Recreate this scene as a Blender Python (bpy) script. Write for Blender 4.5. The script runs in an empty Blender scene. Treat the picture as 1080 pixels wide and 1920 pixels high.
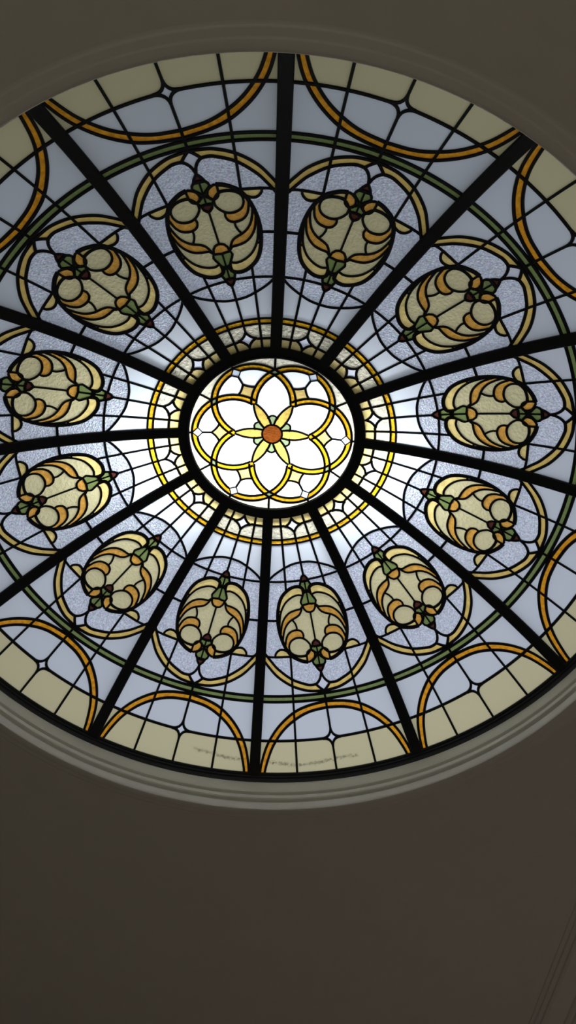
import bpy, bmesh, math, random
from mathutils import Vector, Matrix
from mathutils.geometry import delaunay_2d_cdt

random.seed(7)
C = bpy.context.scene.collection
SC = bpy.context.scene
S = 1.5            # metres per drawing unit (the glass dome is about 3.2 m across)
H = 4.5            # height of the reference circle (r = 1) above the floor
RS, ZC = 1.6, -1.25  # dome: sphere radius and centre height in drawing units
PI = math.pi

# ------------------------------------------------------------------ camera
cam = bpy.data.objects.new('camera', bpy.data.cameras.new('camera'))
C.objects.link(cam)
cam.data.sensor_fit = 'VERTICAL'
cam.data.sensor_height = 36.0
cam.data.lens = 1472.8 / 1920 * 36.0
cam.data.clip_end = 200
Rr = Vector((-0.99845133, 0.0524369, 0.01858276))
Ru = -Vector((-0.05462577, -0.86082639, -0.50595844))
Rf = Vector((-0.01053436, -0.50618998, 0.86235766))
M = Matrix((Rr, Ru, -Rf)).transposed().to_4x4()
M.translation = Vector((-0.038 * S, 1.057 * S, -1.935 * S + H))
cam.matrix_world = M
SC.camera = cam

# ------------------------------------------------------------------ light
SC.view_settings.view_transform = 'Standard'
SC.view_settings.look = 'None'
SC.view_settings.exposure = 0.0
SC.view_settings.gamma = 1.0
SC.view_settings.use_curve_mapping = False

SKY = 0.74         # overcast sky over the roof
w = bpy.data.worlds.new('sky'); SC.world = w
w.use_nodes = True
nt = w.node_tree; nt.nodes.clear()
wo = nt.nodes.new('ShaderNodeOutputWorld')
bg = nt.nodes.new('ShaderNodeBackground')
tc = nt.nodes.new('ShaderNodeTexCoord')
sx = nt.nodes.new('ShaderNodeVectorMath'); sx.operation = 'DOT_PRODUCT'
sx.inputs[1].default_value = (.28, .96, 0)
rp = nt.nodes.new('ShaderNodeValToRGB')
mp = nt.nodes.new('ShaderNodeMapRange')
nt.links.new(tc.outputs['Generated'], sx.inputs[0])
mp.inputs['From Min'].default_value = -1; mp.inputs['From Max'].default_value = 1
nt.links.new(sx.outputs['Value'], mp.inputs['Value'])
nt.links.new(mp.outputs[0], rp.inputs[0])
rp.color_ramp.elements[0].color = (1.49, 1.52, 1.70, 1)
rp.color_ramp.elements[1].color = (0.14, 0.15, 0.13, 1)
rp.color_ramp.elements[0].position = 0.22
rp.color_ramp.elements[1].position = 0.74
nt.links.new(rp.outputs[0], bg.inputs['Color'])
bg.inputs['Strength'].default_value = SKY
nt.links.new(bg.outputs[0], wo.inputs[0])

def area(name, loc, sx_, sy_, power, col, rot=(0, 0, 0), spread=PI):
    l = bpy.data.lights.new(name, 'AREA'); l.shape = 'RECTANGLE'
    l.size = sx_; l.size_y = sy_; l.energy = power; l.color = col; l.spread = spread
    o = bpy.data.objects.new(name, l); C.objects.link(o)
    o.location = loc; o.rotation_euler = rot
    return o
# the luminaire hanging over the crown of the dome, long way across
area('roof_luminaire', (0.04, -0.12, H + 0.335 * S + 0.33), 1.45, 0.10, 22, (0.93, 0.96, 1.0))
# fill light added by the back wall, behind the viewer, to brighten the ceiling
area('back_fill_light', (0.2, 4.60, 2.0), 3.0, 2.6, 12.5, (1.0, 0.93, 0.82), (-PI / 2, 0, 0))
area('side_fill_light', (-3.3, -2.5, 1.5), 1.6, 2.2, 4.5, (1.0, 0.84, 0.84), (0, -PI / 2, 0))  # added pinkish fill from the right; the wall has no doorway

# ------------------------------------------------------------------ materials
def new_mat(name):
    m = bpy.data.materials.new(name); m.use_nodes = True
    t = m.node_tree; t.nodes.clear()
    return m, t, t.nodes.new('ShaderNodeOutputMaterial')

def mat_opaque(name, col, rough, bump=0.0, scale=30, spec=0.5, var=0.0, metallic=0.0):
    m, t, out = new_mat(name)
    b = t.nodes.new('ShaderNodeBsdfPrincipled')
    b.inputs['Base Color'].default_value = (*col, 1)
    b.inputs['Roughness'].default_value = rough
    b.inputs['Metallic'].default_value = metallic
    b.inputs['Specular IOR Level'].default_value = spec
    g = t.nodes.new('ShaderNodeNewGeometry')
    n = t.nodes.new('ShaderNodeTexNoise'); n.inputs['Scale'].default_value = scale
    n.inputs['Detail'].default_value = 4
    t.links.new(g.outputs['Position'], n.inputs['Vector'])
    if var:
        mx = t.nodes.new('ShaderNodeMixRGB'); mx.blend_type = 'MIX'
        mx.inputs[1].default_value = (*[c * (1 - var) for c in col], 1)
        mx.inputs[2].default_value = (*[min(1, c * (1 + var)) for c in col], 1)
        t.links.new(n.outputs['Fac'], mx.inputs[0]); t.links.new(mx.outputs[0], b.inputs['Base Color'])
    if bump:
        bp = t.nodes.new('ShaderNodeBump'); bp.inputs['Strength'].default_value = bump
        bp.inputs['Distance'].default_value = 0.002
        t.links.new(n.outputs['Fac'], bp.inputs['Height']); t.links.new(bp.outputs[0], b.inputs['Normal'])
    t.links.new(b.outputs[0], out.inputs[0])
    return m

def mat_glass(name, col, bump=0.0, scale=60, dist=0.004, streak=None, rough=0.0, var=0.0, vscale=20, tint=0.0, kind='noise', clear=0.0):
    """coloured cathedral glass: light from behind scatters through, a faint gloss on the face"""
    m, t, out = new_mat(name)
    g = t.nodes.new('ShaderNodeNewGeometry')
    tr = t.nodes.new('ShaderNodeBsdfTranslucent'); tr.inputs['Color'].default_value = (*col, 1)
    gl = t.nodes.new('ShaderNodeBsdfGlossy'); gl.inputs['Roughness'].default_value = 0.25
    gl.inputs['Color'].default_value = (0.8, 0.8, 0.8, 1)
    mx = t.nodes.new('ShaderNodeMixShader'); mx.inputs[0].default_value = 0.035
    t.links.new(tr.outputs[0], mx.inputs[1]); t.links.new(gl.outputs[0], mx.inputs[2])
    vec = g.outputs['Position']
    if streak:
        mpn = t.nodes.new('ShaderNodeMapping'); mpn.inputs['Scale'].default_value = streak
        t.links.new(vec, mpn.inputs['Vector']); vec = mpn.outputs[0]
    if kind == 'voronoi':
        n = t.nodes.new('ShaderNodeTexVoronoi'); n.feature = 'SMOOTH_F1'
        n.inputs['Scale'].default_value = scale; h = n.outputs['Distance']
    else:
        n = t.nodes.new('ShaderNodeTexNoise'); n.inputs['Scale'].default_value = scale
        n.inputs['Detail'].default_value = 2; h = n.outputs['Fac']
    t.links.new(vec, n.inputs['Vector'])
    if bump:
        bp = t.nodes.new('ShaderNodeBump'); bp.inputs['Strength'].default_value = bump
        bp.inputs['Distance'].default_value = dist
        t.links.new(h, bp.inputs['Height'])
        t.links.new(bp.outputs[0], tr.inputs['Normal']); t.links.new(bp.outputs[0], gl.inputs['Normal'])
    if var or tint:
        v = t.nodes.new('ShaderNodeTexNoise'); v.inputs['Scale'].default_value = vscale
        v.inputs['Detail'].default_value = 3
        t.links.new(vec, v.inputs['Vector'])
        mr = t.nodes.new('ShaderNodeMapRange')
        mr.inputs['From Min'].default_value = 0.3; mr.inputs['From Max'].default_value = 0.7
        mr.inputs['To Min'].default_value = 1 - var; mr.inputs['To Max'].default_value = 1 + var
        t.links.new(v.outputs['Fac'], mr.inputs['Value'])
        sc_ = t.nodes.new('ShaderNodeVectorMath'); sc_.operation = 'SCALE'
        sc_.inputs[0].default_value = col
        t.links.new(mr.outputs[0], sc_.inputs['Scale'])
        last = sc_.outputs[0]
        if tint:
            v2 = t.nodes.new('ShaderNodeTexNoise'); v2.inputs['Scale'].default_value = vscale * 0.8
            t.links.new(vec, v2.inputs['Vector'])
            m2 = t.nodes.new('ShaderNodeMixRGB'); m2.blend_type = 'OVERLAY'; m2.inputs[0].default_value = tint
            t.links.new(last, m2.inputs[1]); t.links.new(v2.outputs['Color'], m2.inputs[2]); last = m2.outputs[0]
        t.links.new(last, tr.inputs['Color'])
    fin = mx.outputs[0]
    if rough:                              # part of the light goes straight through, blurred by the pressed face
        rf = t.nodes.new('ShaderNodeBsdfRefraction'); rf.inputs['IOR'].default_value = 1.12
        rf.inputs['Roughness'].default_value = .55; rf.inputs['Color'].default_value = (*[min(1, c * 1.3) for c in col], 1)
        if bump: t.links.new(bp.outputs[0], rf.inputs['Normal'])
        m4 = t.nodes.new('ShaderNodeMixShader'); m4.inputs[0].default_value = rough
        t.links.new(fin, m4.inputs[1]); t.links.new(rf.outputs[0], m4.inputs[2]); fin = m4.outputs[0]
    if clear:
        tp = t.nodes.new('ShaderNodeBsdfTransparent')
        m3 = t.nodes.new('ShaderNodeMixShader'); m3.inputs[0].default_value = clear
        t.links.new(fin, m3.inputs[1]); t.links.new(tp.outputs[0], m3.inputs[2]); fin = m3.outputs[0]
    t.links.new(fin, out.inputs[0])
    return m

G = {
 'clear':    mat_glass('frosted_pale_blue_glass', (.53, .575, .62), bump=.10, scale=25, dist=.003),
 'texture':  mat_glass('granular_clear_glass', (.48, .52, .59), bump=1.0, scale=140, dist=.020, rough=.22, var=.48, vscale=125, tint=.45),  # sparkle glints painted into the colour as speckle and tint
 'rim':      mat_glass('cream_glass', (.51, .475, .29), bump=.25, scale=30, dist=.004),
 'orange':   mat_glass('amber_glass', (.62, .275, .018), bump=.4, scale=90, dist=.004, var=.25, vscale=60),
 'green':    mat_glass('moss_green_glass', (.165, .22, .075), bump=.3, scale=90, dist=.004, var=.12, vscale=80),
 'yellow':   mat_glass('straw_yellow_glass', (.66, .48, .14), bump=.5, scale=60, dist=.004, var=.14, vscale=40),
 'leaf':     mat_glass('streaky_straw_glass', (.66, .53, .20), bump=.6, scale=60, dist=.006, var=.16, vscale=35),
 'medal':    mat_glass('hammered_cream_glass', (.54, .50, .29), bump=.7, scale=75, dist=.006, var=.05, vscale=90),
 'gold':     mat_glass('rippled_gold_glass', (.62, .34, .015), bump=1.0, scale=70, dist=.008, var=.45, vscale=60),
 'inner':    mat_glass('pale_yellow_glass', (.50, .41, .17), bump=.8, scale=60, dist=.006, var=.10, vscale=40),
 'outer':    mat_glass('pale_cream_rippled_glass', (.50, .48, .37), bump=1.0, scale=70, dist=.009, var=.18, vscale=70),
 'star':     mat_glass('clear_star_glass', (.60, .64, .72), bump=.05, scale=40, dist=.003),
 'red':      mat_glass('dark_red_glass', (.075, .022, .016), bump=.3, scale=80, dist=.004),
 'oleaf':    mat_glass('orange_leaf_glass', (.58, .31, .06), bump=.6, scale=80, dist=.006, var=.20, vscale=60),
 'white':    mat_glass('clear_white_glass', (.56, .59, .61), bump=.05, scale=40, dist=.003),
 'rpetal':   mat_glass('streaky_yellow_petal_glass', (.25, .18, .040), bump=.8, scale=60, dist=.006, var=.18, vscale=55),
 'rdiam':    mat_glass('streaky_pale_yellow_glass', (.32, .24, .085), bump=.8, scale=50, dist=.006, var=.18, vscale=45),
 'ramber':   mat_glass('gold_ring_glass', (.33, .175, .007), bump=.9, scale=70, dist=.006, var=.32, vscale=70),
 'rgreen':   mat_glass('pale_green_glass', (.105, .135, .075), bump=.3, scale=80, dist=.004),
 'rdisc':    mat_glass('brown_streaky_glass', (.07, .018, .003), bump=.6, scale=60, dist=.006, var=.5, vscale=70, streak=(1, 4, 1)),
 'redge':    mat_glass('mottled_cream_glass', (.44, .42, .33), bump=.9, scale=60, dist=.008, var=.12, vscale=60),
 'rsq':      mat_glass('clear_square_glass', (.36, .40, .46), bump=.05, scale=40, dist=.003),
}
LEAD = mat_opaque('blackened_lead', (.010, .012, .017), .55, bump=.4, scale=120, spec=.25)
IRON = mat_opaque('black_painted_steel', (.006, .007, .010), .5, bump=.1, scale=60, spec=.3)
PLASTER = mat_opaque('off_white_plaster', (.74, .73, .655), .42, bump=.10, scale=14, spec=.5, var=.03)
CEIL = mat_opaque('matt_ceiling_paint', (.70, .69, .615), .9, bump=.2, scale=9, spec=.1, var=.04)
WALLM = mat_opaque('wall_paint', (.70, .66, .60), .9, bump=.1, scale=20, spec=.1, var=.03)
FLOORM = mat_opaque('polished_stone_floor', (.62, .57, .50), .35, bump=.05, scale=6, var=.12)
DIRT = mat_opaque('grey_brown_dirt', (.05, .04, .03), .9)

# ------------------------------------------------------------------ helpers
def link(name, me, mat, parent=None):
    o = bpy.data.objects.new(name, me); C.objects.link(o)
    if mat: me.materials.append(mat)
    if parent: o.parent = parent
    return o
def mesh_from(name, vs, fs, smooth=True):
    me = bpy.data.meshes.new(name); me.from_pydata([tuple(v) for v in vs], [], fs); me.validate(); me.update()
    if smooth:
        for p in me.polygons: p.use_smooth = True
    return me
def thing(name, label, cat, loc=(0, 0, 0), rz=0, group=None):
    o = bpy.data.objects.new(name, None); C.objects.link(o)
    o.empty_display_size = .1
    o.location = loc; o.rotation_euler = (0, 0, rz)
    o['label'] = label; o['category'] = cat
    if group: o['group'] = group
    return o

def zs(r2, off=0.0):                       # height of the dome at plan radius
    return math.sqrt((RS + off) ** 2 - r2) + ZC
def dome(x, y, off=0.0):                   # plan point -> dome point moved off along the normal
    z = math.sqrt(max(RS * RS - x * x - y * y, 1e-6))
    k = (RS + off) / RS
    return Vector((x * k, y * k, z * k + ZC))

def cr(pts, step=.006, closed=False):      # Catmull-Rom through points
    n = len(pts); out = []
    P = [Vector((p[0], p[1])) for p in pts]
    rng = n if closed else n - 1
    for i in range(rng):
        p1, p2 = P[i % n], P[(i + 1) % n]
        p0 = P[(i - 1) % n] if (closed or i > 0) else p1 * 2 - p2
        p3 = P[(i + 2) % n] if (closed or i + 2 < n) else p2 * 2 - p1
        k = max(1, int((p2 - p1).length / step))
        for j in range(k):
            t = j / k
            out.append(.5 * ((2 * p1) + (p2 - p0) * t + (2 * p0 - 5 * p1 + 4 * p2 - p3) * t * t + (3 * p1 - p0 - 3 * p2 + p3) * t ** 3))
    out.append(P[0].copy() if closed else P[-1])
    return out
def seg(a, b, step=.02):
    a = Vector(a); b = Vector(b); k = max(1, int((b - a).length / step))
    return [a.lerp(b, i / k) for i in range(k + 1)]
def arc(r, a0, a1, step=.012):             # about the dome axis; angle from the panel axis, degrees
    k = max(2, int(abs(r * math.radians(a1 - a0)) / step))
    return [Vector((r * math.sin(math.radians(a0 + (a1 - a0) * i / k)), r * math.cos(math.radians(a0 + (a1 - a0) * i / k)))) for i in range(k + 1)]
def bez(a, c, b, k=6):
    a, b, c = Vector(a), Vector(b), Vector(c)
    return [a * (1 - t) ** 2 + c * 2 * t * (1 - t) + b * t * t for t in [i / k for i in range(k + 1)]]
def mir(pts): return [Vector((-p[0], p[1])) for p in pts]
def polar(r, a): return Vector((r * math.sin(math.radians(a)), r * math.cos(math.radians(a))))
def inside(p, poly):
    x, y = p; c = False; n = len(poly); j = n - 1
    for i in range(n):
        xi, yi = poly[i]; xj, yj = poly[j]
        if (yi > y) != (yj > y) and x < (xj - xi) * (y - yi) / (yj - yi) + xi: c = not c
        j = i
    return c

def regions(lines, inb, grid=.022, rmax=1.1):
    """cut the plan along all the lead lines into small facets; returns (verts, [[triangle], ...])"""
    vs = []; es = []
    for ln in lines:
        i0 = len(vs); vs += [Vector((p[0], p[1])) for p in ln]
        es += [(i0 + i, i0 + i + 1) for i in range(len(ln) - 1)]
    n = int(rmax / grid) + 1
    for i in range(-n, n + 1):
        for j in range(-n, n + 1):
            q = Vector(((i + (.5 if j % 2 else 0)) * grid, j * grid * .87))
            if inb(q): vs.append(q)
    V, E, F, ov, oe, of = delaunay_2d_cdt(vs, es, [], 0, 1e-5)
    return V, [[f] for f in F if area2(V, f) > 1e-10]
def area2(V, t):
    a, b, c = V[t[0]], V[t[1]], V[t[2]]
    return abs((b.x - a.x) * (c.y - a.y) - (b.y - a.y) * (c.x - a.x)) / 2
def rep(V, cell):
    t = max(cell, key=lambda q: area2(V, q))
    return (V[t[0]] + V[t[1]] + V[t[2]]) / 3

def to_local(p, org):                      # plan (X across, Y outward) dome point -> metres in the panel frame
    return Vector(((p.y - org[0]) * S, p.x * S, (p.z - org[1]) * S))
def glass_mesh(name, V, cells, org):
    idx = {}; vs = []; fs = []
    for cell in cells:
        for t in cell:
            f = []
            for i in t:
                if i not in idx:
                    idx[i] = len(vs); vs.append(to_local(dome(V[i].x, V[i].y), org))
                f.append(idx[i])
            fs.append(f)
    me = mesh_from(name, vs, fs)
    bm = bmesh.new(); bm.from_mesh(me); bmesh.ops.recalc_face_normals(bm, faces=bm.faces)
    if sum(f.normal.z for f in bm.faces) > 0: bmesh.ops.reverse_faces(bm, faces=bm.faces)
    bm.to_mesh(me); bm.free()
    return me
def came_mesh(name, lines, org, hh=.0030):
    """lead cames: a flattened hexagonal strip along each line, lying on both faces of the glass"""
    vs = []; fs = []
    for ln, wd in lines:
        pts = [ln[0]]
        for p in ln[1:]:
            if (p - pts[-1]).length > 1e-4: pts.append(p)
        if len(pts) < 2: continue
        closed = (pts[0] - pts[-1]).length < 1e-4 and len(pts) > 3
        if closed: pts = pts[:-1]
        n = len(pts); rows = []
        for i, p in enumerate(pts):
            a = pts[(i - 1) % n] if (closed or i > 0) else p
            b = pts[(i + 1) % n] if (closed or i < n - 1) else p
            d = (b - a).normalized(); s = Vector((-d.y, d.x)) * wd / 2
            row = []
            for k, o in ((-1, 0), (-.62, -hh), (.62, -hh), (1, 0), (.62, hh), (-.62, hh)):
                q = p + s * k; row.append(len(vs)); vs.append(to_local(dome(q.x, q.y, o), org))
            rows.append(row)
        m = len(rows)
        for i in range(m if closed else m - 1):
            A, B = rows[i], rows[(i + 1) % m]
            for k in range(6): fs.append((A[k], B[k], B[(k + 1) % 6], A[(k + 1) % 6]))
        if not closed: fs.append(tuple(rows[0][::-1])); fs.append(tuple(rows[-1]))
    me = mesh_from(name, vs, fs, False)
    bm = bmesh.new(); bm.from_mesh(me); bmesh.ops.recalc_face_normals(bm, faces=bm.faces); bm.to_mesh(me); bm.free()
    return me
def lathe(name, prof, mat, parent=None, org=(0, 0, 0), n=192, closed=True, a0=0, a1=360):
    vs = []; fs = []; k = len(prof)
    full = abs(a1 - a0 - 360) < 1e-6
    for i in range(n if full else n + 1):
        a = math.radians(a0 + (a1 - a0) * i / n)
        for r, z in prof: vs.append((r * S * math.cos(a) - org[0], r * S * math.sin(a) - org[1], z * S + H - org[2]))
    rows = n
    for i in range(rows):
        j = (i + 1) % n if full else i + 1
        for q in range(k if closed else k - 1):
            q2 = (q + 1) % k
            fs.append((i * k + q, j * k + q, j * k + q2, i * k + q2))
    me = mesh_from(name, vs, fs)
    bm = bmesh.new(); bm.from_mesh(me); bmesh.ops.recalc_face_normals(bm, faces=bm.faces); bm.to_mesh(me); bm.free()
    me.set_sharp_from_angle(angle=math.radians(35))
    return link(name, me, mat, parent)

# ------------------------------------------------------------------ setting
def boxmesh(name, a, b, mat, kind='structure'):
    vs = [(x, y, z) for x in (a[0], b[0]) for y in (a[1], b[1]) for z in (a[2], b[2])]
    fs = [(0, 1, 3, 2), (4, 6, 7, 5), (0, 4, 5, 1), (2, 3, 7, 6), (0, 2, 6, 4), (1, 5, 7, 3)]
    me = mesh_from(name, vs, fs, False)
    o = link(name, me, mat)
    if kind: o['kind'] = kind
    return o
X0, X1, Y0, Y1 = -2.45, 3.0, -5.2, 4.7
ZL = -.2388 * S + H        # general ceiling plane
boxmesh('floor', (X0 - .9, Y0, -.2), (X1, Y1, 0), FLOORM)
boxmesh('wall_left', (X1, Y0, 0), (X1 + .2, Y1, ZL + .4), WALLM)
boxmesh('wall_right', (X0 - 1.1, Y0, 0), (X0 - .9, Y1, ZL + .4), WALLM)
boxmesh('wall_front', (X0 - 1.1, Y0 - .2, 0), (X1 + .2, Y0, ZL + .4), WALLM)
boxmesh('wall_back', (X0 - 1.1, Y1, 0), (X1 + .2, Y1 + .2, ZL + .4), WALLM)

# ceiling slab with the round opening
def ceiling():
    n = 192; vs = []; fs = []
    ro = 1.1035 * S; x0, x1, y0, y1 = X0 - 1.1, X1 + .2, Y0 - .2, Y1 + .2
    top = ZL + .16
    for i in range(n):
        a = 2 * PI * (i + .5) / n; c, s = math.cos(a), math.sin(a)
        t = min((x1 if c > 0 else x0) / c if abs(c) > 1e-9 else 1e9, (y1 if s > 0 else y0) / s if abs(s) > 1e-9 else 1e9)
        for r, z in ((ro, ZL), (t, ZL), (t, top), (ro, top)): vs.append((r * c, r * s, z))
    for i in range(n):
        j = (i + 1) % n
        for q in range(4): fs.append((4 * i + q, 4 * j + q, 4 * j + (q + 1) % 4, 4 * i + (q + 1) % 4))
    me = mesh_from('ceiling', vs, fs, False)
    bm = bmesh.new(); bm.from_mesh(me); bmesh.ops.recalc_face_normals(bm, faces=bm.faces); bm.to_mesh(me); bm.free()
    o = link('ceiling', me, CEIL); o['kind'] = 'structure'
ceiling()

# plaster moulding round the opening: cove, two beads, lip, stepped surround under the ceiling
prof = [(1.104, -.18), (1.104, -.2387), (1.101, -.2388), (1.0975, -.2390), (1.0955, -.2396), (1.0935, -.2404), (1.0905, -.2406), (1.0790, -.2407), (1.0765, -.2409),
        (1.0745, -.2417), (1.0715, -.2420), (1.0600, -.2420), (1.0560, -.2416), (1.0530, -.2403), (1.0520, -.2380), (1.0530, -.2300), (1.0570, -.2120), (1.0575, -.2095),
        (1.0635, -.2080), (1.0655, -.2045), (1.0640, -.2020), (1.0570, -.1990), (1.0550, -.1960), (1.0575, -.1930), (1.0620, -.1915), (1.0680, -.1905), (1.0690, -.1875), (1.0640, -.1855),
        (1.0650, -.1800), (1.0665, -.1720), (1.0740, -.1690), (1.0750, -.1655), (1.0680, -.1625), (1.0660, -.1595), (1.0685, -.1565), (1.0740, -.1550), (1.0800, -.1540),
        (1.0790, -.1520), (1.0780, -.1490), (1.0800, -.1380), (1.0840, -.1220), (1.0880, -.1080), (1.0900, -.1000), (1.0910, -.0990), (1.100, -.0990), (1.104, -.11)]
o = lathe('trim_1', prof, PLASTER, n=256); o['kind'] = 'structure'

# unseen casement added around the back fill light; the wall behind is solid
def added_window_frame():
    vs = []; fs = []
    def bx(a, b):
        i = len(vs); vs.extend([(x, y, z) for x in (a[0], b[0]) for y in (a[1], b[1]) for z in (a[2], b[2])])
        fs.extend([(i, i+1, i+3, i+2), (i+4, i+6, i+7, i+5), (i, i+4, i+5, i+1), (i+2, i+3, i+7, i+6), (i, i+2, i+6, i+4), (i+1, i+5, i+7, i+3)])
    for xa, xb in ((-1.42, -1.30), (-.34, -.26), (.66, .74), (1.70, 1.82)): bx((xa, 4.56, .58), (xb, 4.70, 3.42))
    for za, zb in ((.58, .70), (2.2, 2.26), (3.30, 3.42)): bx((-1.30, 4.565, za), (1.70, 4.70, zb))
    o = link('added_window_1', mesh_from('added_window_1', vs, fs, False), PLASTER); o['kind'] = 'structure'
added_window_frame()

# straight cornice on the ceiling along the right-hand side (world -x)
def cornice(name, prof, y0, y1, mat):
    vs = []; fs = []; k = len(prof)
    for y in (y0, y1):
        for x, z in prof: vs.append((x * S, y, z * S + H))
    for q in range(k): fs.append((q, k + q, k + (q + 1) % k, (q + 1) % k))
    fs.append(tuple(range(k))[::-1]); fs.append(tuple(range(k, 2 * k)))
    me = mesh_from(name, vs, fs, False)
    bm = bmesh.new(); bm.from_mesh(me); bmesh.ops.recalc_face_normals(bm, faces=bm.faces); bm.to_mesh(me); bm.free()
    o = link(name, me, mat); o['kind'] = 'structure'
zc = -.2388
cornice('trim_2', [(-1.145, zc + .002), (-1.148, zc - .004), (-1.156, zc - .008), (-1.162, zc - .007), (-1.164, zc - .013), (-1.175, zc - .018), (-1.180, zc - .017),
                   (-1.182, zc - .023), (-1.192, zc - .028), (-1.200, zc - .028), (-1.262, zc - .028), (-1.266, zc - .034), (-1.275, zc - .040), (-1.284, zc - .040),
                   (-1.287, zc - .048), (-1.305, zc - .060), (-1.32, zc - .060), (-1.32, zc + .002)], Y0, Y1, PLASTER)
boxmesh('trim_3', (-3.45, Y0, 4.06), (-1.318 * S, Y1, ZL + .003), WALLM)

# ------------------------------------------------------------------ black steel frame of the dome
frame = thing('dome_frame', 'black steel dome frame of twelve curved ribs, crown ring and rim ring', 'frame', (0, 0, H - .1 * S))
forg = (0, 0, H - .1 * S)
def on(r, off=0): return (r * (RS + off) / RS, math.sqrt(RS * RS - r * r) * (RS + off) / RS + ZC)
def band(r0, r1, lo, hi, k=4):
    p = [on(r0 + (r1 - r0) * i / k, lo) for i in range(k + 1)] + [on(r1 - (r1 - r0) * i / k, hi) for i in range(k + 1)]
    return p
# crown ring: flat bar with a small inner rim
cp = [on(.2625, .012), on(.2625, -.008), on(.2655, -.010), on(.2690, -.010), on(.270, -.007), on(.292, -.007), on(.2955, -.0065), on(.2965, -.004), on(.2965, .012)]
lathe('crown_ring', cp, IRON, frame, forg, n=128)
rp_ = [(1.079, -.066), (1.0765, -.0705), (1.078, -.0745), (1.083, -.0775), (1.0835, -.0830), (1.088, -.0850), (1.0895, -.092), (1.089, -.0995), (1.0995, -.0995), (1.0995, -.066)]
lathe('rim_ring', rp_, IRON, frame, forg, n=256)
def rib():
    vs = []; fs = []; n = 40
    for i in range(n + 1):
        r = .290 + (1.084 - .290) * i / n
        hw = .0170 + .0012 * (r - .29) / .8
        sec = [(-hw, .0), (-hw, -.0050), (-hw + .003, -.0075), (hw - .003, -.0075), (hw, -.0050), (hw, 0), (hw * .8, .012), (.006, .014), (.006, .022), (-.006, .022), (-.006, .014), (-hw * .8, .012)]
        for x, off in sec:
            rr, z = on(r, off); vs.append((rr * S, x * S, z * S + H - forg[2]))
    k = 12
    for i in range(n):
        for q in range(k): fs.append((i * k + q, (i + 1) * k + q, (i + 1) * k + (q + 1) % k, i * k + (q + 1) % k))
    fs.append(tuple(range(k))[::-1]); fs.append(tuple(range(n * k, n * k + k)))
    me = mesh_from('rib', vs, fs, False)
    bm = bmesh.new(); bm.from_mesh(me); bmesh.ops.recalc_face_normals(bm, faces=bm.faces); bm.to_mesh(me); bm.free()
    me.materials.append(IRON)
    return me
rib_me = rib()
for k in range(12):
    o = bpy.data.objects.new('rib', rib_me); C.objects.link(o); o.parent = frame
    o.rotation_euler = (0, 0, math.radians(90 + 30 * k))

# ------------------------------------------------------------------ one wedge panel, drawn in plan
TH, MD, TK = .0070, .0084, .0095          # came widths
HALF = 15.0
RIM = 1.088
org = (1.07, -.07)
SIDE = 7.2
lines = []                                 # (points, width) drawn and cutting
polys = []                                 # (category, polygon) for naming the cells
def L(pts, wd=MD): lines.append((pts, wd))
def LM(pts, wd=MD): L(pts, wd); L(mir(pts), wd)
def PM(cat, poly): polys.append((cat + '_a', poly)); polys.append((cat + '_b', mir(poly)))

# outline
L(arc(.2935, -HALF, HALF), .004); L(arc(RIM, -HALF, HALF), .004)
LM([polar(.2935 + (RIM - .2935) * i / 40, HALF) for i in range(41)], .004)
# rings about the dome axis
L(arc(.325, 5.0, HALF), MD); L(arc(.325, -HALF, -5.0), MD)
L(arc(.3725, -HALF, HALF), .007); L(arc(.3890, -HALF, HALF), .007)
LM(arc(.5165, 1.4, HALF), TH + .0008)
L(arc(.876, -HALF, HALF), MD); L(arc(.8925, -HALF, HALF), MD)
LM(arc(.9985, 1.7, HALF), TH + .0006)
LM(arc(.645, 10.35, HALF), TH + .001)
# radial lines
for s in (1, -1):
    L([polar(r, s * SIDE) for r in (.2935, .33, .37, .41, .45, .49, .52, .547)], TH + .0008)
    L([polar(r, s * SIDE) for r in (.752, .80, .84, .88, .92, .96, 1.0, 1.04, RIM)], TH + .0008)
L(seg((0, .2935), (0, .302)), TH); L(seg((0, .350), (0, .500)), TH + .0006)
L(seg((0, .866), (0, .972)), TH + .001); L(seg((0, 1.021), (0, RIM)), TH + .0006)
# hub star
hs = [(0, .302), (.0285, .3262), (0, .3505)]
for s in (1, -1):
    L(bez(hs[0], (s * .010, .3225), (s * hs[1][0], hs[1][1])), MD)
    L(bez((s * hs[1][0], hs[1][1]), (s * .010, .330), hs[2]), MD)
stp = bez(hs[0], (.010, .3225), hs[1]) + bez(hs[1], (.010, .330), hs[2])
polys.append(('hubstar', stp + mir(stp)[::-1]))
# lower arc of the granular field
lowarc = cr([(0, .456), (.030, .4585), (.058, .4665), (.085, .4770), (.108, .489), (.130, .506)])
LM(lowarc, TH + .001)
# yellow ring
yo = cr([(0, .8685), (.020, .8675), (.060, .8610), (.108, .8400), (.150, .8060), (.175, .7710), (.192, .7390), (.205, .708)])
yi = cr([(.0245, .8470), (.040, .8475), (.060, .8425), (.104, .8210), (.144, .7840), (.165, .7535), (.182, .7240), (.195, .700)])
LM(yo, MD); LM(yi, MD)
LM(bez((0, .8685), (.012, .861), (.0245, .8470), 5), MD)
LM(bez((.0245, .8470), (.004, .838), (0, .812), 7), MD)
PM('yellow', bez((0, .8685), (.012, .861), (.0245, .8470), 5) + yi + yo[::-1])
ss = bez((0, .8685), (.012, .861), (.0245, .8470), 5) + bez((.0245, .8470), (.004, .838), (0, .812), 7)
polys.append(('ringstar', ss + mir(ss)[::-1]))
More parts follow.
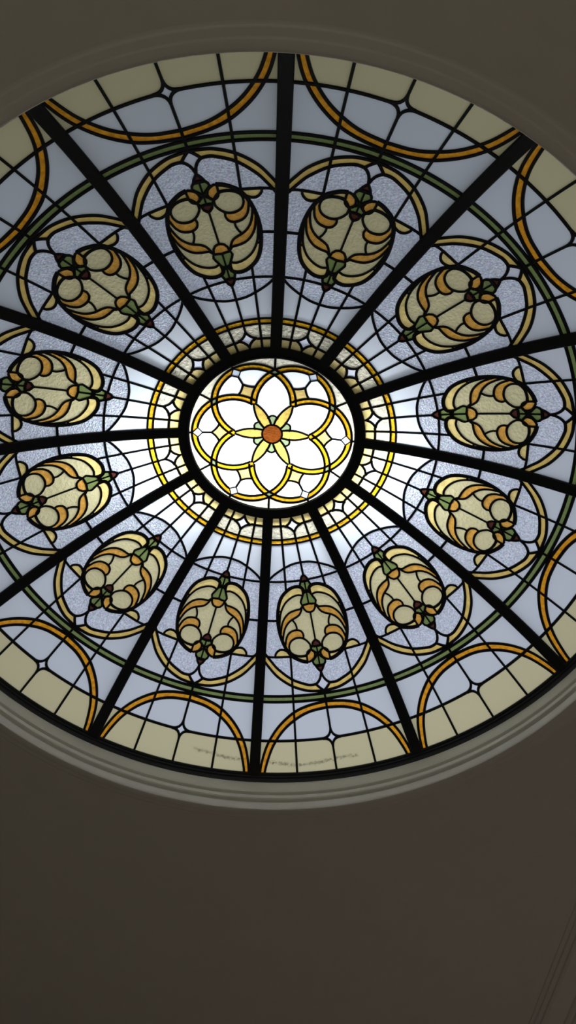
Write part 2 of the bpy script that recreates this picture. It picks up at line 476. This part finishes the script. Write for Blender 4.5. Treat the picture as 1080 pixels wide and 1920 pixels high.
# orange ring
oo = cr([(0, .8990), (.066, .9045), (.120, .9170), (.178, .9460), (.222, .9830), (.250, 1.0240), (.266, 1.062), (.271, 1.084)])
oi = cr([(0, .9165), (.061, .9210), (.111, .9340), (.161, .9570), (.205, .9920), (.236, 1.0340), (.2485, 1.060), (.256, 1.084)])
LM(oo, MD); LM(oi, MD)
PM('orange', oo + oi[::-1])
# rim star
bs = [(0, .972), (.031, .9985), (0, 1.023)]
for s in (1, -1):
    L(bez(bs[0], (s * .0015, .9965), (s * bs[1][0], bs[1][1])), TH + .001)
    L(bez((s * bs[1][0], bs[1][1]), (s * .0015, .9985), bs[2]), TH + .001)
bp_ = bez(bs[0], (.0015, .9965), bs[1]) + bez(bs[1], (.0015, .9985), bs[2])
polys.append(('rimstar', bp_ + mir(bp_)[::-1]))

# medallion
mo = cr([(.0105, .5560), (.0115, .5450), (.023, .5365), (.044, .5355), (.066, .5440), (.087, .5600), (.102, .5840), (.1125, .6150), (.1175, .6450), (.1175, .6750),
         (.1125, .7050), (.1030, .7320), (.0890, .7530), (.0740, .7640), (.0560, .7735), (.0375, .7785)])
l1 = cr([(.0150, .5690), (.0300, .5635), (.0520, .5670), (.0750, .5790), (.0905, .5950), (.1025, .6150), (.1095, .6370), (.1165, .6640)])
l2 = cr([(.0245, .6030), (.0320, .6100), (.0510, .6115), (.0710, .6160), (.0880, .6270), (.1010, .6430), (.1090, .6610), (.1160, .6830)])
l3 = cr([(.0245, .6030), (.0300, .6160), (.0390, .6280), (.0530, .6350), (.0680, .6400), (.0820, .6480), (.0955, .6620), (.1050, .6810), (.1125, .7040)])
l4 = cr([(.0670, .6400), (.0600, .6510), (.0560, .6650), (.0570, .6755)])
l5 = cr([(.0400, .7050), (.0375, .6940), (.0425, .6815), (.0550, .6750), (.0700, .6750), (.0850, .6800), (.0965, .6920), (.1030, .7080), (.1075, .7230)])
ci = cr([(.0210, .7260), (.0320, .7110), (.0475, .7015), (.0660, .7000), (.0840, .7065), (.0940, .7220), (.0925, .7390), (.0810, .7500), (.0640, .7565), (.0420, .7575), (.0280, .7490), (.0205, .7370)], closed=True)
LM(mo, .0118); LM(l1, TH); LM(l2, TH); LM(l3, TH); LM(l4, TH - .0004); LM(l5, TH); LM(ci, TH)
LM(seg((.0130, .5560), (.0150, .5690)), TH)
LM(seg((.0985, .6080), (.1105, .6040)), TH - .001)
PM('gleaf', [p for p in mo if p.y < .606] + [p for p in l1 if p.y < .6085][::-1])
PM('oleaf1', l2 + l3[::-1])
ctop = cr([(.0380, .7060), (.0475, .7015), (.0660, .7000), (.0840, .7065), (.0940, .7220)])
PM('oleaf2', l5 + ctop[::-1])
PM('roundel', ci)
tail = cr([(.0385, .7600), (.0600, .7590), (.0800, .7525), (.0880, .7500)])
LM(tail, TH - .001)
PM('tail', tail + [p for p in mo if p.y > .752][0:])
ob = cr([(.0100, .7575), (.0130, .7470), (.0250, .7430), (.0355, .7490), (.0390, .7610), (.0385, .7780), (.0255, .7760), (.0140, .7680)], closed=True)
LM(ob, TH); PM('obud', ob)
su = cr([(.0910, .7520), (.1025, .7360), (.1195, .7270), (.1340, .7280), (.1450, .7370), (.1480, .7455)])
sl = cr([(.0910, .7545), (.1050, .7520), (.1230, .7495), (.1480, .7455)])
LM(su, TH + .0006); LM(sl, TH + .0006); PM('sideleaf', su + sl[::-1])
LM(cr([(.1480, .7455), (.1660, .7410), (.1850, .7330)]), TH)
# stem heads
bud = cr([(0, .6250), (.0120, .6215), (.0190, .6130), (.0215, .6010)])
LM(bud, TH); polys.append(('bud', bud + [Vector((.0125, .598)), Vector((0, .597)), Vector((-.0125, .598))] + mir(bud)[::-1]))
g1 = cr([(0, .5560), (.0105, .5600), (.0190, .5750), (.0265, .5890), (.0235, .5990), (.0125, .5985), (0, .5965)])
LM(g1, TH + .0004); PM('calyx1', g1)
g2 = cr([(0, .5205), (.0140, .5225), (.0185, .5335), (.0105, .5480), (0, .5560)])
LM(g2, TH + .0012); PM('calyx2', g2)
L(seg((0, .5205), (0, .5965)), TH - .0016)
r1 = cr([(0, .4985), (.0080, .5070), (.0125, .5205), (0, .5215)])
LM(r1, TH + .0008); polys.append(('bead1', r1 + mir(r1)[::-1]))
L(seg((0, .6250), (0, .7130)), TH - .0006)
r2 = cr([(0, .7130), (.0115, .7220), (.0155, .7330), (0, .7345)])
LM(r2, TH); polys.append(('bead2', r2 + mir(r2)[::-1]))
g3 = cr([(0, .7340), (.0155, .7330), (.0210, .7420), (.0105, .7500), (0, .7575)])
LM(g3, TH); PM('calyx3', g3)
g4 = cr([(0, .7575), (.0105, .7680), (.0225, .7790), (.0150, .7920), (0, .7950)])
LM(g4, TH + .0006); PM('calyx4', g4)
L(seg((0, .7340), (0, .7950)), TH - .0016)
r3 = cr([(.0150, .7920), (.0090, .8030), (0, .8125)])
LM(r3, TH + .0004); L(seg((-.0150, .7920), (.0150, .7920), .005), TH - .001)
polys.append(('bead3', [Vector((0, .7930))] + r3 + mir(r3)[::-1]))
medal_poly = mo + [Vector((.02, .78)), Vector((-.02, .78))] + mir(mo)[::-1]
texture_poly = lowarc + [Vector((.22, .62)), Vector((.22, .66))] + yi[::-1] + mir(yi) + [Vector((-.22, .66)), Vector((-.22, .62))] + mir(lowarc)[::-1]

def inpanel(q):
    r = q.length
    return .300 < r < RIM - .006 and abs(math.degrees(math.atan2(q.x, q.y))) < HALF - .5
V, cells = regions([l for l, _ in lines], inpanel)
groups = {}
for cell in cells:
    p = rep(V, cell); r = p.length; a = math.degrees(math.atan2(p.x, p.y))
    if not (.2935 < r < RIM and abs(a) < HALF): continue
    ar = sum(area2(V, t) for t in cell)
    cat = None
    for name, poly in polys:
        if inside(p, poly): cat = name; break
    if cat is None:
        if .8765 < r < .892: cat = 'greenband'
        elif .3726 < r < .3889: cat = 'goldband'
        elif r < .3725: cat = 'innerrow' if r < .325 else 'outerrow'
        elif r > .9985: cat = 'rim'
        elif inside(p, medal_poly): cat = 'medal'
        elif inside(p, texture_poly): cat = 'texture'
        else: cat = 'clear'
    groups.setdefault(cat, []).append(cell)

panel_group = 'stained glass wedge panels of the dome'
P = thing('stained_glass_panel', '', 'stained glass panel', group=panel_group)
def piece(name, cats, mat, parent, label=None):
    cs = [c for k in cats for c in groups.get(k, [])]
    if not cs: return None
    o = link(name, glass_mesh(name, V, cs, org), mat, parent)
    if label: o['label'] = label
    return o
cm = link('lead_came', came_mesh('lead_came', lines, org), LEAD, P)
piece('pale_blue_pane', ['clear'], G['clear'], P, 'plain pale blue-grey panes')
piece('granular_pane', ['texture'], G['texture'], P, 'granular panes with painted-in sparkle around the medallion')
piece('rim_pane', ['rim'], G['rim'], P, 'cream panes along the rim')
piece('inner_pane', ['innerrow'], G['inner'], P, 'pale yellow panes next to the crown ring')
piece('crown_pane', ['outerrow'], G['outer'], P, 'rippled cream panes')
piece('gold_band', ['goldband'], G['gold'], P, 'narrow rippled gold band')
piece('green_band', ['greenband'], G['green'], P, 'narrow moss green band')
for s in 'ab':
    piece('amber_arc', ['orange_' + s], G['orange'], P, 'half of the amber arch')
    piece('yellow_arc', ['yellow_' + s], G['yellow'], P, 'half of the straw yellow ring')
for s in ('hubstar', 'ringstar', 'rimstar'): piece('star', [s], G['star'], P, 'small clear four-pointed star')
md = piece('medallion', ['medal'], G['medal'], P, 'cream oval medallion')
for s in 'ab':
    piece('yellow_leaf', ['gleaf_' + s], G['leaf'], md)
    piece('orange_leaf', ['oleaf1_' + s], G['oleaf'], md)
    piece('orange_leaf', ['oleaf2_' + s], G['oleaf'], md)
    piece('roundel', ['roundel_' + s], G['medal'], md)
    piece('tail_leaf', ['tail_' + s], G['leaf'], md)
    piece('orange_bud', ['obud_' + s], G['oleaf'], md)
    piece('side_leaf', ['sideleaf_' + s], G['leaf'], md)
piece('orange_bud', ['bud'], G['oleaf'], md)
piece('green_calyx', ['calyx1_a', 'calyx1_b', 'calyx2_a', 'calyx2_b'], G['green'], md)
piece('green_calyx', ['calyx3_a', 'calyx3_b', 'calyx4_a', 'calyx4_b'], G['green'], md)
for s in ('bead1', 'bead2', 'bead3'): piece('red_bead', [s], G['red'], md)

labels = [   # panel k lies between rib k and rib k+1, counted clockwise in the picture from the topmost rib
 'stained glass dome panel just right of the topmost rib, medallion nearly upright',
 'stained glass dome panel at upper right, second clockwise from the topmost rib',
 'stained glass dome panel at right whose medallion lies flat, level with the rosette',
 'stained glass dome panel at right, directly below the one with the flat medallion',
 'stained glass dome panel at lower right, between the two ribs ending low on the right',
 'stained glass dome panel just right of the bottommost rib, above the dirty rim panes',
 'stained glass dome panel just left of the bottommost rib',
 'stained glass dome panel at lower left, one rib away from the bottommost rib',
 'stained glass dome panel at left, directly below the flat medallion at the left edge',
 'stained glass dome panel at middle left, its flat medallion touching the left edge',
 'stained glass dome panel at upper left with purple-tinged sparkle, above the middle-left panel',
 'stained glass dome panel just left of the topmost rib, dull olive rim panes',
]
def place(o, k):
    az = math.radians(90 + 30 * k + 15)
    o.location = (org[0] * S * math.cos(az), org[0] * S * math.sin(az), org[1] * S + H)
    o.rotation_euler = (0, 0, az)
def copy_tree(o, parent=None):
    c = o.copy(); C.objects.link(c)
    if parent: c.parent = parent
    for ch in list(o.children): copy_tree(ch, c)
    return c
panels = []
for k in range(12):
    o = P if k == 0 else copy_tree(P)
    o['label'] = labels[k]
    panels.append(o)
for k, o in enumerate(panels): place(o, k)

# ------------------------------------------------------------------ crown rosette
RO = .2635
lines = []; D0 = .1225; BW = .0082
rorg = (0, 0)
def cpt(k, rad, t):                       # point on circle k
    c = polar(D0, 30 + 60 * k); return c + Vector((math.cos(t), math.sin(t))) * rad
def sqpoly(k):
    return [polar(.2515, 30 + 60 * k), polar(.2355, 30 + 60 * k + 4.0), polar(.2195, 30 + 60 * k), polar(.2355, 30 + 60 * k - 4.0)]
def runs(pts, ok):
    out = []; cur = []
    for p in pts:
        if ok(p): cur.append(p)
        else:
            if len(cur) > 1: out.append(cur)
            cur = []
    if len(cur) > 1: out.append(cur)
    return out
L([polar(RO, 3 * i) for i in range(121)], .006)
for k in range(6):
    sq = sqpoly(k)
    base = math.atan2(-polar(1, 30 + 60 * k).y, -polar(1, 30 + 60 * k).x)   # start at the crown side
    for rad in (D0 - BW, D0 + BW):
        pts = [cpt(k, rad, base + 2 * PI * i / 120) for i in range(121)]
        for rn in runs(pts, lambda p: p.length > (.1165 if rad < D0 else .1215) and not inside(p, sq) and p.length < RO): L(rn, .0078)
    pts = [cpt(k, D0, base - PI * .42 + 2 * PI * .42 * i / 60) for i in range(61)]
    for rn in runs(pts, lambda p: .032 < p.length < .1225): L(rn, .0074)
    L(sq + [sq[0]], .0052)
    for s in (1, -1): L(bez(polar(.171, 30 + 60 * k + s * 9.3), polar(.176, 30 + 60 * k + s * 4), polar(.192, 30 + 60 * k), 5), .0074)
    L(seg(polar(.192, 30 + 60 * k), polar(.2195, 30 + 60 * k), .01), .0074)
    L(seg(polar(.2515, 30 + 60 * k), polar(RO, 30 + 60 * k), .006), .0074)
    L(seg(polar(.222, 60 * k), polar(RO, 60 * k), .01), .0074)
    L([polar(.057 + .0075 * math.cos(math.radians(a * 6)), 60 * k + a) for a in range(-17, 18, 2)], .0066)
L([polar(.032, 6 * i) for i in range(61)], .0060)
Vr, rc = regions([l for l, _ in lines], lambda q: q.length < RO - .004, grid=.02, rmax=RO)
rg = {}
for cell in rc:
    p = rep(Vr, cell); r = p.length
    if r > RO: continue
    a = math.degrees(math.atan2(p.x, p.y)) % 360
    k = int(a // 60); nodek = int(((a + 30) // 60) % 6)
    c = [(p - polar(D0, 30 + 60 * q)).length for q in range(6)]
    inb = [q for q in range(6) if abs(c[q] - D0) < BW and r > .119]
    if r < .032: cat = 'disc'
    elif inside(p, sqpoly(k)): cat = 'sq%d' % k
    elif len(inb) >= 2 and r > .19: cat = 'joint%d' % nodek
    elif len(inb) >= 1: cat = 'ring%d' % inb[0]
    elif r < .125 and c[(k - 1) % 6] < D0 and c[(k + 1) % 6] < D0: cat = 'petal%d' % k
    elif r < .0645 and abs((a + 30) % 60 - 30) < 18: cat = 'sepal%d' % nodek
    elif min(c) > D0: cat = 'edge%d' % k
    elif .125 < r < .192 and c[(k - 1) % 6] > D0 and c[(k + 1) % 6] > D0 and abs(a % 60 - 30) < 10 and r < .192 - abs(a % 60 - 30) * .0022: cat = 'diam%d' % k
    elif c[k] < D0 and c[(k + 1) % 6] < D0 or c[k] < D0 and c[(k - 1) % 6] < D0: cat = 'white%d' % nodek
    else: cat = 'pane%d' % k
    rg.setdefault(cat, []).append(cell)
Rz = thing('rosette_panel', 'round stained glass rosette with six interlaced gold rings, glowing white inside the crown ring', 'stained glass panel',
           (0, 0, zs(RO * RO) * S + H), math.radians(90))
rorg = (0, zs(RO * RO))
link('lead_came', came_mesh('lead_came', lines, rorg, .0028), LEAD, Rz)
def rpiece(name, cat, mat, label=None):
    if cat not in rg: return
    o = link(name, glass_mesh(name, Vr, rg[cat], rorg), mat, Rz)
    if label: o['label'] = label
rpiece('center_disc', 'disc', G['rdisc'], 'reddish brown streaky disc')
for k in range(6):
    rpiece('yellow_petal', 'petal%d' % k, G['rpetal']); rpiece('green_sepal', 'sepal%d' % k, G['rgreen'])
    rpiece('gold_ring', 'ring%d' % k, G['ramber']); rpiece('green_joint', 'joint%d' % k, G['rgreen'])
    rpiece('corner_square', 'sq%d' % k, G['rsq']); rpiece('yellow_diamond', 'diam%d' % k, G['rdiam'])
    rpiece('white_petal', 'white%d' % k, G['white']); rpiece('white_pane', 'pane%d' % k, G['white'])
    rpiece('edge_pane', 'edge%d' % k, G['redge'], 'mottled cream pane at the edge')

# ------------------------------------------------------------------ dirt lying on the lowest rim panes
def dirt(name, pts, label, wd, n, seed):
    rnd = random.Random(seed); vs = []; fs = []
    P2 = cr(pts, .004)
    for i in range(n):
        p = P2[int(rnd.random() * (len(P2) - 1))] + Vector((rnd.gauss(0, .004), rnd.gauss(0, wd)))
        a = rnd.random() * PI; l = rnd.uniform(.0006, .0032); t = rnd.uniform(.0003, .0009)
        q = [dome(p.x + math.cos(a + b) * (l if j % 2 == 0 else t), p.y + math.sin(a + b) * (l if j % 2 == 0 else t), .0012) for j, b in enumerate((0, PI / 2, PI, 3 * PI / 2))]
        topv = dome(p.x, p.y, .0026); i0 = len(vs)
        vs += [to_local(v, org) for v in q] + [to_local(topv, org)]
        fs += [(i0, i0 + 1, i0 + 4), (i0 + 1, i0 + 2, i0 + 4), (i0 + 2, i0 + 3, i0 + 4), (i0 + 3, i0, i0 + 4), (i0 + 3, i0 + 2, i0 + 1, i0)]
    o = link(name, mesh_from(name, vs, fs, False), DIRT)
    o['label'] = label; o['category'] = 'dirt'; o['kind'] = 'stuff'
    return o
d = dirt('dirt_speck', [(.235, 1.024), (.19, 1.038), (.13, 1.052), (.06, 1.056), (0, 1.052), (-.08, 1.05)], 'scattered dirt specks on the cream rim panes right of the bottommost rib', .0022, 330, 3)
place(d, 5)
d = dirt('dirt_speck', [(-.24, 1.020), (-.20, 1.030), (-.15, 1.034), (-.10, 1.036), (-.06, 1.036)], 'scattered dirt specks on the cream rim panes left of the bottommost rib', .0022, 200, 5)
place(d, 6)
